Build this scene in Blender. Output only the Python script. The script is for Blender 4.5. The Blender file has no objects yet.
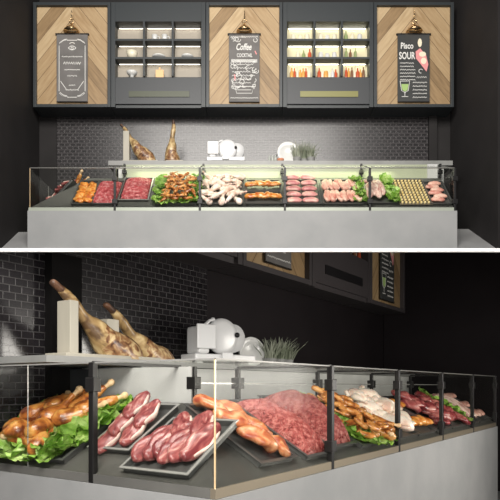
import bpy, bmesh, math, random
from mathutils import Matrix, Vector, noise
random.seed(7)
SC = bpy.context.scene
COL = SC.collection
PI = math.pi
EYE = 1.22
F = 592.0

# ------------------------------------------------------------------ camera, world, lights, exposure
cam_d = bpy.data.cameras.new('camera'); cam = bpy.data.objects.new('camera', cam_d); COL.objects.link(cam)
cam_d.sensor_width = 36; cam_d.lens = 36 * F / 500; cam_d.shift_y = 136 / 500; cam_d.clip_end = 100
cam.location = (0, 0, EYE); cam.rotation_euler = (PI / 2, 0, 0)
SC.camera = cam
SC.view_settings.view_transform = 'Standard'; SC.view_settings.look = 'None'
SC.view_settings.gamma = 1; SC.view_settings.use_curve_mapping = False
SC.view_settings.exposure = 0.0
w = bpy.data.worlds.new('world'); SC.world = w; w.use_nodes = True
w.node_tree.nodes['Background'].inputs[0].default_value = (.80, .86, 1, 1)
w.node_tree.nodes['Background'].inputs[1].default_value = .10

def area(name, loc, target, size, power, color=(1, 1, 1), size_y=None):
    d = bpy.data.lights.new(name, 'AREA'); d.energy = power; d.color = color
    d.shape = 'RECTANGLE'; d.size = size; d.size_y = size_y or size
    o = bpy.data.objects.new(name, d); COL.objects.link(o); o.location = loc
    o.rotation_euler = (Vector(target) - Vector(loc)).to_track_quat('-Z', 'Y').to_euler()
    return o
# upper floor: a broad soft ceiling light in front of the counter, and the strip above the case
area('ceiling_light_upper', (-.3, 2.6, 7.0), (0, 8.4, 4.6), 5.0, 600, (1, .96, .90), 2.2)
area('counter_strip_light_upper', (0.2, 8.22, 4.25), (0.2, 8.12, 3.4), 3.6, 6.5, (.95, 1, .60), .1)
# lower floor: tall window on the right, added fill light behind the camera, soft ceiling light over the case
area('window_light_lower', (3.5, 3.6, 1.42), (0, 3.5, 1.35), 1.5, 66, (1, .95, .87), .9)
area('front_fill_lower', (1.3, -1.6, 1.35), (1.0, 5.0, 1.5), 2.6, 150, (1, .96, .9), 1.3)
area('ceiling_light_lower', (-.6, .9, 2.7), (.1, 3.3, .9), 1.6, 95, (1, .96, .9), 1.0)

# ------------------------------------------------------------------ materials
def mat(name, col=(.5, .5, .5), rough=.5, metal=0, col2=None, col3=None, scale=8, detail=4, distort=0, bump=0,
        bscale=None, emis=None, estr=0, spec=.5, sss=0, pos=(.35, .5, .65), coat=0, stretch=None):
    m = bpy.data.materials.new(name); m.use_nodes = True
    nt = m.node_tree; N = nt.nodes; L = nt.links; b = N['Principled BSDF']
    b.inputs['Roughness'].default_value = rough; b.inputs['Metallic'].default_value = metal
    b.inputs['Specular IOR Level'].default_value = spec
    b.inputs['Base Color'].default_value = (*col, 1)
    b.inputs['Coat Weight'].default_value = coat; b.inputs['Coat Roughness'].default_value = .2
    if sss:
        b.inputs['Subsurface Weight'].default_value = sss; b.inputs['Subsurface Radius'].default_value = (.02, .008, .005)
    tc = N.new('ShaderNodeTexCoord'); mp = N.new('ShaderNodeMapping'); L.new(tc.outputs['Object'], mp.inputs[0])
    if stretch: mp.inputs['Scale'].default_value = stretch
    oi = N.new('ShaderNodeObjectInfo'); mu = N.new('ShaderNodeMath'); mu.operation = 'MULTIPLY'; mu.inputs[1].default_value = 13
    L.new(oi.outputs['Random'], mu.inputs[0]); L.new(mu.outputs[0], mp.inputs['Location'])
    if col2:
        n = N.new('ShaderNodeTexNoise'); n.inputs['Scale'].default_value = scale; n.inputs['Detail'].default_value = detail
        n.inputs['Distortion'].default_value = distort; L.new(mp.outputs[0], n.inputs['Vector'])
        r = N.new('ShaderNodeValToRGB'); e = r.color_ramp.elements
        e[0].position = pos[0]; e[0].color = (*col, 1); e[1].position = pos[2]; e[1].color = (*(col3 or col2), 1)
        if col3: q = e.new(pos[1]); q.color = (*col2, 1)
        L.new(n.outputs['Fac'], r.inputs[0]); L.new(r.outputs[0], b.inputs['Base Color'])
    if bump:
        n2 = N.new('ShaderNodeTexNoise'); n2.inputs['Scale'].default_value = bscale or scale * 2; n2.inputs['Detail'].default_value = 4
        L.new(mp.outputs[0], n2.inputs['Vector'])
        bp = N.new('ShaderNodeBump'); bp.inputs['Strength'].default_value = bump; bp.inputs['Distance'].default_value = .01
        L.new(n2.outputs['Fac'], bp.inputs['Height']); L.new(bp.outputs[0], b.inputs['Normal'])
    if emis:
        b.inputs['Emission Color'].default_value = (*emis, 1); b.inputs['Emission Strength'].default_value = estr
    return m

def glass_mat(name, tint=(.975, .98, .965), refl=.02):
    m = bpy.data.materials.new(name); m.use_nodes = True
    nt = m.node_tree; N = nt.nodes; L = nt.links
    for n in list(N):
        if n.type == 'BSDF_PRINCIPLED': N.remove(n)
    t = N.new('ShaderNodeBsdfTransparent'); t.inputs[0].default_value = (*tint, 1)
    g = N.new('ShaderNodeBsdfGlossy'); g.inputs['Roughness'].default_value = .13
    fr = N.new('ShaderNodeLayerWeight'); fr.inputs[0].default_value = .5
    pw_ = N.new('ShaderNodeMath'); pw_.operation = 'POWER'; pw_.inputs[1].default_value = 6
    mx = N.new('ShaderNodeMixShader'); ad = N.new('ShaderNodeMath'); ad.operation = 'MULTIPLY_ADD'; ad.inputs[1].default_value = .35; ad.inputs[2].default_value = refl * .2
    L.new(fr.outputs['Facing'], pw_.inputs[0]); L.new(pw_.outputs[0], ad.inputs[0]); L.new(ad.outputs[0], mx.inputs[0]); L.new(t.outputs[0], mx.inputs[1]); L.new(g.outputs[0], mx.inputs[2])
    L.new(mx.outputs[0], N['Material Output'].inputs[0])
    return m

def tile_mat(name, c1, c2, mortar, bw, bh, rough=.25, msize=.006):
    m = mat(name, c1, rough, spec=.6); nt = m.node_tree; N = nt.nodes; L = nt.links; b = N['Principled BSDF']
    tc = N.new('ShaderNodeTexCoord'); sp = N.new('ShaderNodeSeparateXYZ'); cb = N.new('ShaderNodeCombineXYZ')
    L.new(tc.outputs['Object'], sp.inputs[0]); L.new(sp.outputs['X'], cb.inputs['X']); L.new(sp.outputs['Z'], cb.inputs['Y'])
    br = N.new('ShaderNodeTexBrick'); br.inputs['Color1'].default_value = (*c1, 1); br.inputs['Color2'].default_value = (*c2, 1)
    br.inputs['Mortar'].default_value = (*mortar, 1); br.inputs['Scale'].default_value = 1; br.inputs['Mortar Size'].default_value = msize
    br.inputs['Brick Width'].default_value = bw; br.inputs['Row Height'].default_value = bh; br.inputs['Mortar Smooth'].default_value = .2
    L.new(cb.outputs[0], br.inputs['Vector']); L.new(br.outputs['Color'], b.inputs['Base Color'])
    bp = N.new('ShaderNodeBump'); bp.inputs['Strength'].default_value = .5; bp.inputs['Distance'].default_value = .004; bp.invert = True
    L.new(br.outputs['Fac'], bp.inputs['Height']); L.new(bp.outputs[0], b.inputs['Normal'])
    return m

def chevron_mat(name):
    m = mat(name, (.5, .3, .15), .5); nt = m.node_tree; N = nt.nodes; L = nt.links; b = N['Principled BSDF']
    tc = N.new('ShaderNodeTexCoord'); sp = N.new('ShaderNodeSeparateXYZ'); L.new(tc.outputs['Object'], sp.inputs[0])
    def mth(op, a, bb=None):
        n = N.new('ShaderNodeMath'); n.operation = op
        for i, v in enumerate((a, bb)):
            if v is None: continue
            if isinstance(v, (int, float)): n.inputs[i].default_value = v
            else: L.new(v, n.inputs[i])
        return n.outputs[0]
    ax = mth('ABSOLUTE', sp.outputs['X']); q = mth('ADD', mth('MULTIPLY', ax, 1.25), sp.outputs['Z'])
    st = mth('MULTIPLY', q, 3.6); idx = mth('FLOOR', st); fr = mth('FRACT', st)
    sg = mth('SIGN', sp.outputs['X']); wn = N.new('ShaderNodeTexWhiteNoise'); wn.noise_dimensions = '2D'
    cb = N.new('ShaderNodeCombineXYZ'); L.new(idx, cb.inputs[0]); L.new(sg, cb.inputs[1]); L.new(cb.outputs[0], wn.inputs['Vector'])
    # grain stretched along the plank
    along = mth('SUBTRACT', mth('MULTIPLY', ax, .8), sp.outputs['Z'])
    cg = N.new('ShaderNodeCombineXYZ'); L.new(mth('MULTIPLY', q, 14), cg.inputs[0]); L.new(mth('MULTIPLY', along, 2.0), cg.inputs[1]); L.new(idx, cg.inputs[2])
    ns = N.new('ShaderNodeTexNoise'); ns.inputs['Scale'].default_value = 1.3; ns.inputs['Detail'].default_value = 5; ns.inputs['Distortion'].default_value = .6
    L.new(cg.outputs[0], ns.inputs['Vector'])
    v = mth('ADD', mth('MULTIPLY', wn.outputs['Value'], .55), mth('MULTIPLY', ns.outputs['Fac'], .6))
    r = N.new('ShaderNodeValToRGB'); e = r.color_ramp.elements
    e[0].position = .2; e[0].color = (.16, .098, .045, 1); e[1].position = .9; e[1].color = (.52, .385, .225, 1)
    k = e.new(.55); k.color = (.35, .23, .115, 1)
    L.new(v, r.inputs[0])
    gap = mth('LESS_THAN', fr, .04); mx = N.new('ShaderNodeMix'); mx.data_type = 'RGBA'
    L.new(gap, mx.inputs[0]); L.new(r.outputs[0], mx.inputs[6]); mx.inputs[7].default_value = (.12, .07, .03, 1)
    L.new(mx.outputs[2], b.inputs['Base Color'])
    return m

M = dict(
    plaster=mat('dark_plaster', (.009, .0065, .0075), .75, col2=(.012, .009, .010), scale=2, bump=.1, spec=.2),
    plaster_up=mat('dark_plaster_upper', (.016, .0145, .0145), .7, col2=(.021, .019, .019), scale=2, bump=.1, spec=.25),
    floor=mat('grey_screed', (.24, .24, .24), .5, col2=(.31, .31, .31), scale=2.5, bump=.05),
    white=mat('white_paint', (.85, .85, .85), .5, emis=None),
    concrete=mat('pale_concrete', (.285, .29, .29), .6, col2=(.325, .325, .325), scale=3.5, detail=6, bump=.08, bscale=40),
    worktop=mat('pale_worktop', (.20, .20, .19), .4, col2=(.25, .25, .24), scale=4),
    tile_up=tile_mat('black_tile_upper', (.012, .011, .0115), (.024, .021, .022), (.050, .045, .046), .085, .05, .28, .010),
    tile_low=tile_mat('black_tile_lower', (.010, .009, .010), (.018, .016, .018), (.05, .047, .047), .075, .04, .16, .003),
    cab=mat('charcoal_lacquer', (.026, .031, .034), .45), cab_in=mat('beige_laminate', (.34, .30, .245), .5),
    cab_low=mat('brown_black_lacquer', (.055, .048, .050), .45),
    cab_in2=mat('cream_laminate', (.62, .57, .38), .5),
    drawer=mat('dark_drawer', (.034, .037, .041), .45), slot=mat('olive_slot', (.045, .052, .024), .4),
    slot2=mat('olive_brass_slot', (.20, .19, .05), .4), slot3=mat('black_slot', (.006, .005, .006), .5),
    led=mat('led', (1, 1, 1), emis=(1, .93, .78), estr=4), led2=mat('led_bright', (1, 1, 1), emis=(1, .95, .74), estr=10),
    wood=chevron_mat('chevron_planks'), brass=mat('brass', (.86, .60, .32), .22, 1),
    slate=mat('chalkboard', (.125, .118, .112), .75, col2=(.16, .15, .145), scale=5),
    slate_d=mat('dark_chalkboard', (.030, .032, .032), .7, col2=(.045, .046, .045), scale=5),
    chalk=mat('chalk', (.72, .71, .68), .9), pink=mat('pink_chalk', (.75, .30, .30), .9), green=mat('green_chalk', (.35, .5, .18), .9),
    cream=mat('cream_chalk', (.8, .72, .55), .9),
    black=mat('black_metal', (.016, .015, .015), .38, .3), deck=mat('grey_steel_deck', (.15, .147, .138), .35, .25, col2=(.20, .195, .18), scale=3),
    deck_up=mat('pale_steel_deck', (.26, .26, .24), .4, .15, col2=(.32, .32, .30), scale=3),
    tray=mat('dark_steel_tray', (.12, .12, .118), .3, .4), steel=mat('bright_steel', (.42, .415, .40), .25, .4),
    rail=mat('brushed_champagne_rail', (.52, .44, .33), .3, .7),
    glass=glass_mat('glass'), glass_warm=glass_mat('glass_edge', (.95, .82, .62), .2),
    seam=mat('glass_edge_painted_glow', (.75, .55, .32), .15, 0, spec=1),  # warm glow of the corner glass painted into the edge colour
    roast=mat('roast_skin', (.13, .028, .008), .28, col2=(.44, .145, .03), col3=(.68, .34, .09), scale=22, detail=5, distort=.8, bump=.35, bscale=60, sss=.05, coat=.4),
    bone=mat('bone', (.62, .40, .20), .5, col2=(.75, .55, .33), scale=30),
    steak=mat('raw_steak', (.17, .030, .034), .28, col2=(.34, .095, .09), col3=(.66, .44, .38), scale=20, detail=3, distort=1.6, bump=.2, pos=(.36, .58, .78), coat=.4, stretch=(2.2, .7, 1)),
    fat=mat('white_fat', (.78, .64, .56), .35, col2=(.70, .45, .40), scale=30), 
    darkmeat=mat('dark_raw_meat', (.13, .014, .02), .3, col2=(.29, .05, .055), col3=(.5, .17, .15), scale=15, detail=4, distort=1, bump=.2, coat=.3),
    mince=mat('mince', (.24, .03, .028), .5, col2=(.37, .075, .066), col3=(.52, .18, .155), scale=45, bump=.3, bscale=120),
    mince_up=mat('mince_red', (.40, .045, .055), .45, col2=(.52, .10, .11), col3=(.70, .30, .30), scale=30, bump=.3, bscale=120),
    breast=mat('smoked_fillet', (.36, .07, .035), .38, col2=(.58, .20, .08), col3=(.74, .38, .20), scale=20, detail=4, distort=.9, bump=.25, sss=.1, coat=.4),
    chick=mat('raw_chicken_skin', (.80, .52, .42), .38, col2=(.90, .74, .63), col3=(.94, .84, .76), scale=14, detail=3, bump=.25, bscale=60, sss=.1, coat=.2),
    rib=mat('pale_rib_meat', (.45, .18, .16), .35, col2=(.66, .42, .36), col3=(.82, .66, .58), scale=18, detail=3, distort=1, bump=.2, stretch=(3, .8, 1)),
    rail_up=mat('pale_rail', (.42, .45, .38), .35, .2),
    pinkmeat=mat('pink_fillet', (.62, .24, .20), .35, col2=(.78, .42, .34), col3=(.86, .58, .48), scale=12, detail=3, bump=.2),
    rose=mat('rose_slices', (.55, .16, .18), .35, col2=(.68, .30, .29), col3=(.80, .52, .44), scale=14, detail=3, bump=.2),
    wingskin=mat('wing_skin', (.22, .05, .01), .3, col2=(.55, .20, .045), col3=(.76, .40, .13), scale=26, detail=5, distort=.6, bump=.35, coat=.3),
    orange=mat('orange_marinade', (.48, .10, .015), .28, col2=(.72, .25, .04), col3=(.86, .45, .14), scale=16, detail=4, bump=.3, coat=.4),
    snack=mat('golden_snack', (.78, .55, .20), .5, col2=(.92, .76, .42), scale=40),
    lettuce=mat('lettuce', (.17, .36, .035), .4, col2=(.33, .56, .09), col3=(.60, .76, .28), scale=14, detail=4, bump=.5, bscale=40, sss=.05),
    ham=mat('cured_ham', (.11, .06, .025), .4, col2=(.36, .235, .10), col3=(.60, .46, .24), scale=9, detail=8, distort=1.2, bump=.7, bscale=18, coat=.3),
    hamcut=mat('cured_ham_cut', (.07, .025, .012), .4, col2=(.28, .14, .06), col3=(.62, .46, .24), scale=16, detail=5, distort=1.2, bump=.6, bscale=25, coat=.3),
    hoof=mat('hoof', (.05, .025, .015), .5, col2=(.13, .06, .03), scale=20),
    stand=mat('pale_wood_stand', (.34, .32, .26), .5, col2=(.42, .39, .32), scale=6, stretch=(1, 1, .2)),
    enamel=mat('white_enamel', (.68, .68, .68), .25), porcelain=mat('porcelain', (.66, .66, .64), .2),
    grass=mat('grey_green_grass', (.16, .19, .12), .6, col2=(.36, .38, .30), scale=8), pot=mat('grey_pot', (.25, .25, .24), .6),
    terra=mat('terracotta', (.55, .22, .12), .6), jarglass=mat('pale_jar', (.42, .44, .40), .2),
    b_red=mat('red_bottle', (.55, .10, .04), .25), b_orange=mat('orange_bottle', (.75, .38, .10), .25), b_cream=mat('cream_bottle', (.8, .74, .58), .3),
    b_green=mat('green_bottle', (.30, .36, .16), .25), b_brown=mat('brown_bottle', (.22, .11, .06), .25),
    block=mat('orange_wood_block', (.80, .50, .24), .5), panel_up=mat('glow_tinted_back_panel', (.34, .37, .25), .4, col2=(.42, .45, .32), scale=2),  # greenish glow of the case tinted into the back panel colour
    panel=mat('light_back_panel', (.50, .50, .49), .35, col2=(.62, .62, .61), scale=3),
    pillar=mat('black_pillar', (.005, .0045, .0045), .9, spec=.1),
)

# ------------------------------------------------------------------ mesh helpers
def finish(bm, name, m, parent=None, mw=None, smooth=False, bevel=0):
    me = bpy.data.meshes.new(name); 
    bmesh.ops.recalc_face_normals(bm, faces=bm.faces)
    if smooth:
        for f in bm.faces: f.smooth = True
    bm.to_mesh(me); bm.free()
    for mm in (m if isinstance(m, (list, tuple)) else [m]): me.materials.append(M[mm] if isinstance(mm, str) else mm)
    o = bpy.data.objects.new(name, me); COL.objects.link(o)
    if parent is not None: o.parent = parent
    if mw is not None: o.matrix_world = mw
    if bevel:
        b = o.modifiers.new('bevel', 'BEVEL'); b.width = bevel; b.segments = 2; b.limit_method = 'ANGLE'
    return o
def tag(o, label, cat, group=None):
    o['label'] = label; o['category'] = cat
    if group: o['group'] = group
    return o
def empty(name, mw, label=None, cat=None, group=None):
    o = bpy.data.objects.new(name, None); COL.objects.link(o); o.matrix_world = mw; o.empty_display_size = .05
    if label: tag(o, label, cat, group)
    return o
def struct(o): o['kind'] = 'structure'; return o
def bx(bm, x0, x1, y0, y1, z0, z1):
    vs = [bm.verts.new((x, y, z)) for x in (x0, x1) for y in (y0, y1) for z in (z0, z1)]
    for q in ((0, 1, 3, 2), (4, 6, 7, 5), (0, 4, 5, 1), (2, 3, 7, 6), (0, 2, 6, 4), (1, 5, 7, 3)):
        bm.faces.new([vs[i] for i in q])
def BX(*boxes):
    bm = bmesh.new()
    for b in boxes: bx(bm, *b)
    return bm
def hexa(bm, pts):   # 8 points: bottom 4, top 4
    vs = [bm.verts.new(p) for p in pts]
    for q in ((3, 2, 1, 0), (4, 5, 6, 7), (0, 1, 5, 4), (1, 2, 6, 5), (2, 3, 7, 6), (3, 0, 4, 7)): bm.faces.new([vs[i] for i in q])
def loft(bm, pts, radii, seg=12, up=(0, 0, 1), nz=0, nscale=20, seed=0, sub=0, mi=0):
    """tube through pts with (wide, thick) radii, rounded ends"""
    pts = [Vector(p) for p in pts]; radii = [(r, r) if isinstance(r, (int, float)) else r for r in radii]
    for _ in range(sub):
        P, R = [], []
        for i in range(len(pts) - 1):
            P += [pts[i]]; R += [radii[i]]
            a = pts[i - 1] if i else pts[i]; d = pts[i + 2] if i + 2 < len(pts) else pts[i + 1]
            P.append((pts[i] + pts[i + 1]) * .5625 - (a + d) * .0625)
            R.append(tuple((radii[i][k] + radii[i + 1][k]) / 2 * 1.02 for k in (0, 1)))
        P.append(pts[-1]); R.append(radii[-1]); pts, radii = P, R
    rings = []; up = Vector(up)
    for i, p in enumerate(pts):
        t = (pts[min(i + 1, len(pts) - 1)] - pts[max(i - 1, 0)]).normalized()
        s = t.cross(up); s = s.normalized() if s.length > 1e-4 else Vector((1, 0, 0)); u = s.cross(t)
        ring = []
        for k in range(seg):
            a = 2 * PI * k / seg
            q = p + s * math.cos(a) * radii[i][0] + u * math.sin(a) * radii[i][1]
            if nz:
                n = noise.noise(q * nscale + Vector((seed * 3.7, seed, 0))); q += (q - p).normalized() * n * nz
            ring.append(bm.verts.new(q))
        rings.append(ring)
    for i in range(len(rings) - 1):
        for k in range(seg):
            f = bm.faces.new((rings[i][k], rings[i][(k + 1) % seg], rings[i + 1][(k + 1) % seg], rings[i + 1][k])); f.material_index = mi
    for ring, p, pn in ((rings[0], pts[0], pts[1]), (rings[-1], pts[-1], pts[-2])):
        c = bm.verts.new(p + (p - pn).normalized() * min(radii[0 if ring is rings[0] else -1]) * .5)
        for k in range(seg):
            f = bm.faces.new((ring[k], ring[(k + 1) % seg], c)); f.material_index = mi
def lathe(bm, prof, seg=20, origin=(0, 0, 0), axis='z'):
    o = Vector(origin); rings = []
    for r, z in prof:
        rings.append([bm.verts.new(o + (Vector((r * math.cos(2 * PI * k / seg), r * math.sin(2 * PI * k / seg), z)) if axis == 'z'
                      else Vector((r * math.cos(2 * PI * k / seg), z, r * math.sin(2 * PI * k / seg))))) for k in range(seg)])
    for a, b in zip(rings, rings[1:]):
        for k in range(seg): bm.faces.new((a[k], a[(k + 1) % seg], b[(k + 1) % seg], b[k]))
    if prof[0][0] > 1e-5: bm.faces.new(rings[0])
    if prof[-1][0] > 1e-5: bm.faces.new(rings[-1])
def arc(c, r, a0, a1, n=10, y=0): return [(c[0] + r * math.cos(a0 + (a1 - a0) * i / n), y, c[1] + r * math.sin(a0 + (a1 - a0) * i / n)) for i in range(n + 1)]
T = Matrix.Translation
def RX(a): return Matrix.Rotation(a, 4, 'X')
def RY(a): return Matrix.Rotation(a, 4, 'Y')
def RZ(a): return Matrix.Rotation(a, 4, 'Z')
def SCL(s): return Matrix.Scale(s, 4)
bpy.context.view_layer.update()
def copy_thing(src, mw, label=None, group=None):
    c = src.copy(); COL.objects.link(c); c.matrix_world = mw
    for ch in src.children:
        k = ch.copy(); COL.objects.link(k); k.parent = c; k.matrix_parent_inverse = ch.matrix_parent_inverse.copy()
    if label: c['label'] = label
    if group: c['group'] = group
    return c
ORD = ['first', 'second', 'third', 'fourth', 'fifth', 'sixth', 'seventh', 'eighth', 'ninth', 'tenth', 'eleventh', 'twelfth', 'thirteenth', 'fourteenth',
       'fifteenth', 'sixteenth', 'seventeenth', 'eighteenth', 'nineteenth', 'twentieth']

# ------------------------------------------------------------------ the storey slabs and walls
Y0S, Y1S = 3.0, 7.6         # raked slab between the storeys
kT, kB, kC = (386 - 249.4) / F, (386 - 252.2) / F, (386 - 250) / F
bm = bmesh.new()
def sz(Y, k): return EYE + k * Y
hexa(bm, [(-5, Y0S, sz(Y0S, kB)), (7, Y0S, sz(Y0S, kB)), (7, Y1S, sz(Y1S, kB)), (-5, Y1S, sz(Y1S, kB)),
          (-5, Y0S, sz(Y0S, kT)), (7, Y0S, sz(Y0S, kT)), (7, Y1S, sz(Y1S, kT)), (-5, Y1S, sz(Y1S, kT))])
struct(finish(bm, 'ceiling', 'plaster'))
struct(finish(BX((-5, 7, Y0S - .02, Y0S, sz(Y0S, kB) - .001, sz(Y0S, kT) + .001)), 'trim_1', 'white'))
UZ = sz(7.6, kT)            # upper floor level
struct(finish(BX((-5, 7, 7.6, 9.3, UZ - .12, UZ)), 'floor_upper', 'floor'))
struct(finish(BX((-5, 8, -1.5, 9.5, -.1, 0)), 'floor', 'floor'))
def wall(name, p0, p1, z0, z1, m, th=.1, tops=None):
    """vertical wall from p0 to p1 (plan), thickness on the left-hand side; object x runs along it"""
    p0 = Vector((*p0, 0)); p1 = Vector((*p1, 0)); d = p1 - p0; L = d.length
    mw = T(p0) @ RZ(math.atan2(d.y, d.x)); t0, t1 = tops if tops else (z1, z1)
    bm = bmesh.new(); hexa(bm, [(0, 0, z0), (L, 0, z0), (L, th, z0), (0, th, z0), (0, 0, t0), (L, 0, t1), (L, th, t1), (0, th, t0)])
    return struct(finish(bm, name, m, mw=mw))
UT = 8.1
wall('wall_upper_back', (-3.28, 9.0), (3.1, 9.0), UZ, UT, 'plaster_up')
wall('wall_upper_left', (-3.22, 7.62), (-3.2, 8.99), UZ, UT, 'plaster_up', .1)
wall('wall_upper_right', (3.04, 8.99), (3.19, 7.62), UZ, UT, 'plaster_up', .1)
def xw(px, Y): return (px - 250) / F * Y
def zw(py, Y): return EYE + (386 - py) / F * Y
# tiled splashback panels of the upper wall: stepped bands in front of the plaster
struct(finish(BX((xw(57, 8.97), xw(428, 8.97), 8.97, 8.999, 3.9, zw(106, 8.97))), 'wall_upper_tiles', 'tile_up'))
struct(finish(BX((xw(429, 8.93), xw(437, 8.93), 8.93, 8.999, UZ, zw(106, 8.97))), 'trim_2', 'plaster_up'))
# ramped screed either side of the upper counter
for i, (xa, xb, xc, xd, yb, zb) in enumerate(((-3.215, -2.85, -2.85, -3.205, 8.2, zw(232, 8.2)), (2.66, 3.185, 3.10, 2.66, 8.4, zw(229, 8.4)))):
    bm = bmesh.new(); hexa(bm, [(xa, 7.62, UZ), (xb, 7.62, UZ), (xc, yb, UZ), (xd, yb, UZ), (xa, 7.62, UZ + .004), (xb, 7.62, UZ + .004), (xc, yb, zb), (xd, yb, zb)])
    struct(finish(bm, 'trim_%d' % (i + 3), 'floor'))

# lower shop frame: x along the counter front, y towards the back wall
CA, SA = .56, .829
L2 = math.hypot(CA, SA)
MS2 = T((-.126, 2.13, EYE - .405)) @ Matrix(((CA, -SA, 0, 0), (SA, CA, 0, 0), (0, 0, 1, 0), (0, 0, 0, 1)))
def w2(a, v, z=0): return MS2 @ Vector((a, v, z - (EYE - .405)))     # z is world height
def wtop(p): return sz(p[1], kC)
pa, pb = w2(-1.9, 1.56), w2(5.7, 1.56)
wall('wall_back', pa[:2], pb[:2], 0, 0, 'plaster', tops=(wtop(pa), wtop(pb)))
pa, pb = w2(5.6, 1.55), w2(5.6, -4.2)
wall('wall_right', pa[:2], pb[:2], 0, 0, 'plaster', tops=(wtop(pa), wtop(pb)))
pa, pb = w2(-1.9, 1.53), w2(1.9, 1.53)
wall('wall_back_tiles', pa[:2], pb[:2], 1.0, 0, 'tile_low', .028, tops=(wtop(pa) - .004, wtop(pb) - .004))

# ------------------------------------------------------------------ counter + display case
def make_counter(MS, kF, kL, gh, zfloor, where, posts, armlen, W=.556, END=4.65, right_end=True, zbase=0.0):
    """MS: frame matrix with origin at the front left corner at the foot of the glass"""
    s = 'upper' if where == 'upper' else 'lower'
    pl = bmesh.new(); 
    vs = [(-.02, -.02), (END + .02, -.02), (END + .02, W + .02), (W + .02, W + .02), (W + .02, armlen), (-.02, armlen)]
    lo = [pl.verts.new((x, y, zfloor)) for x, y in vs]; hi = [pl.verts.new((x, y, -.002)) for x, y in vs]
    pl.faces.new(lo); pl.faces.new(hi)
    for i in range(6): pl.faces.new((lo[i], lo[(i + 1) % 6], hi[(i + 1) % 6], hi[i]))
    tag(finish(pl, 'counter_plinth', 'concrete', mw=MS), 'pale grey concrete plinth under the %s glass display case' % s, 'counter')
    c = empty('display_case', MS, 'long %s glass display case full of meat trays with black posts' % s, 'display case')
    I = Matrix.Identity(4)
    def P(bm, name, m, sm=False, bevel=0): 
        o = finish(bm, name, m, c, smooth=sm, bevel=bevel); return o
    # deck: two sloping planes meeting in a hip at the corner
    z0 = .035; w0, w1 = .03, .50
    bm = bmesh.new()
    zf, zl = z0 + kF * w1, z0 + kL * w1
    def hip(x, y): return z0 + min(kF * max(y, 0), kL * max(x, 0))
    # front plane
    yh = w1; xh = w1 * kF / kL
    q = [bm.verts.new(p) for p in ((w0 * 0, 0.0, z0), (END, 0.0, z0), (END, w1, zf), (min(xh, w1 * kF / kL), w1, zf))]
    bm.faces.new(q)
    xe = w1 * kF / kL if kF != kL else w1
    q2 = [bm.verts.new(p) for p in ((0, 0, z0), (xe, w1, zf), (xe, armlen, zf), (0, armlen, z0))]
    bm.faces.new(q2)
    g = bmesh.ops.solidify(bm, geom=bm.faces[:], thickness=.012)
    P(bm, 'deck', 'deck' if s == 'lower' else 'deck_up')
    # front skirt under deck, base rail
    P(BX((-.012, END + .012, -.012, .012, 0, .036)), 'base_rail', 'rail' if s == 'lower' else 'rail_up')
    P(BX((-.012, .012, .012, armlen, 0, .036)), 'base_rail', 'deck' if s == 'lower' else 'rail_up')
    P(BX((xe, END, w1, w1 + .012, .0, zf)), 'back_skirt', 'deck')
    # glass
    xs = [0] + posts + [END]
    for a, b in zip(xs, xs[1:]):
        P(BX((a + .004, b - .004, -.003, .003, .036, gh)), 'glass_pane', 'glass')
    ys = [0, .644, 1.087, armlen]
    if armlen < 1.3: ys = [0, .6, armlen]
    for a, b in zip(ys, ys[1:]): P(BX((-.003, .003, a + .004, b - .004, .036, gh)), 'glass_pane', 'glass')
    P(BX((END - .003, END + .003, .01, W, .036, gh)), 'glass_pane', 'glass')
    P(BX((-.0025, .0025, -.0025, .0025, .0, gh)), 'corner_seam', 'seam')
    P(BX((-.0025, .0015, ys[-2] - .0015, ys[-2] + .0015, .0, gh)), 'seam', 'steel')
    return c, P, zf, xe

# lower -------------------------------------------------------------
K2 = .287 / .5; GH2 = .50
c2, P2, zf2, xe2 = make_counter(MS2, K2, K2, GH2, -(EYE - .405), 'lower', [.93, 1.86, 2.79, 3.72], 1.50)
pw = .014
def post2(x, y): P2(BX((x - pw, x + pw, y - pw, y + pw, -.0, GH2)), 'post', 'black', bevel=.002)
for x in (.93, 1.86, 2.79, 3.72, 4.65):
    P2(BX((x - pw, x + pw, -pw, pw, -.03, GH2 + .005)), 'post', 'black', bevel=.002)
    for zz in (GH2 - .09, .11): P2(BX((x - .026, x + .026, -.022, .022, zz - .028, zz + .028)), 'clamp', 'black', bevel=.003)
    P2(BX((x - .012, x + .012, .556 - .012, .556 + .012, zf2 - .02, GH2)), 'rear_post', 'black', bevel=.002)
    P2(BX((x - .026, x + .026, .53, .582, GH2 - .11, GH2 - .05)), 'clamp', 'black', bevel=.003)
    P2(BX((x - .008, x + .008, 0, .556, GH2 - .004, GH2 + .010)), 'cross_bar', 'black')
P2(BX((.544, .568, .544, .568, zf2 - .02, GH2)), 'rear_post', 'black', bevel=.002)
P2(BX((.53, .582, .53, .582, GH2 - .11, GH2 - .05)), 'clamp', 'black', bevel=.003)
P2(BX((-pw, pw, .644 - pw, .644 + pw, -.03, GH2 + .005)), 'post', 'black', bevel=.002)
P2(BX((-.022, .022, .618, .670, GH2 - .12, GH2 - .06)), 'clamp', 'black', bevel=.003)
P2(BX((0, .556, .636, .652, GH2 - .004, GH2 + .010)), 'cross_bar', 'black')
P2(BX((.544, .568, 1.30, 1.324, zf2 - .02, GH2)), 'rear_post', 'black')
P2(BX((.545, END_ := 4.65, .553, .560, GH2 - .085, GH2 - .078)), 'rear_rail', 'steel')
P2(BX((0, 4.65, .02, .30, GH2, GH2 + .006)), 'glass_top', 'glass')
P2(BX((0, 4.65, -.004, .004, GH2, GH2 + .006)), 'top_rail', 'deck')
P2(BX((-.004, .004, .004, 1.50, GH2, GH2 + .006)), 'top_rail', 'steel')

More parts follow.
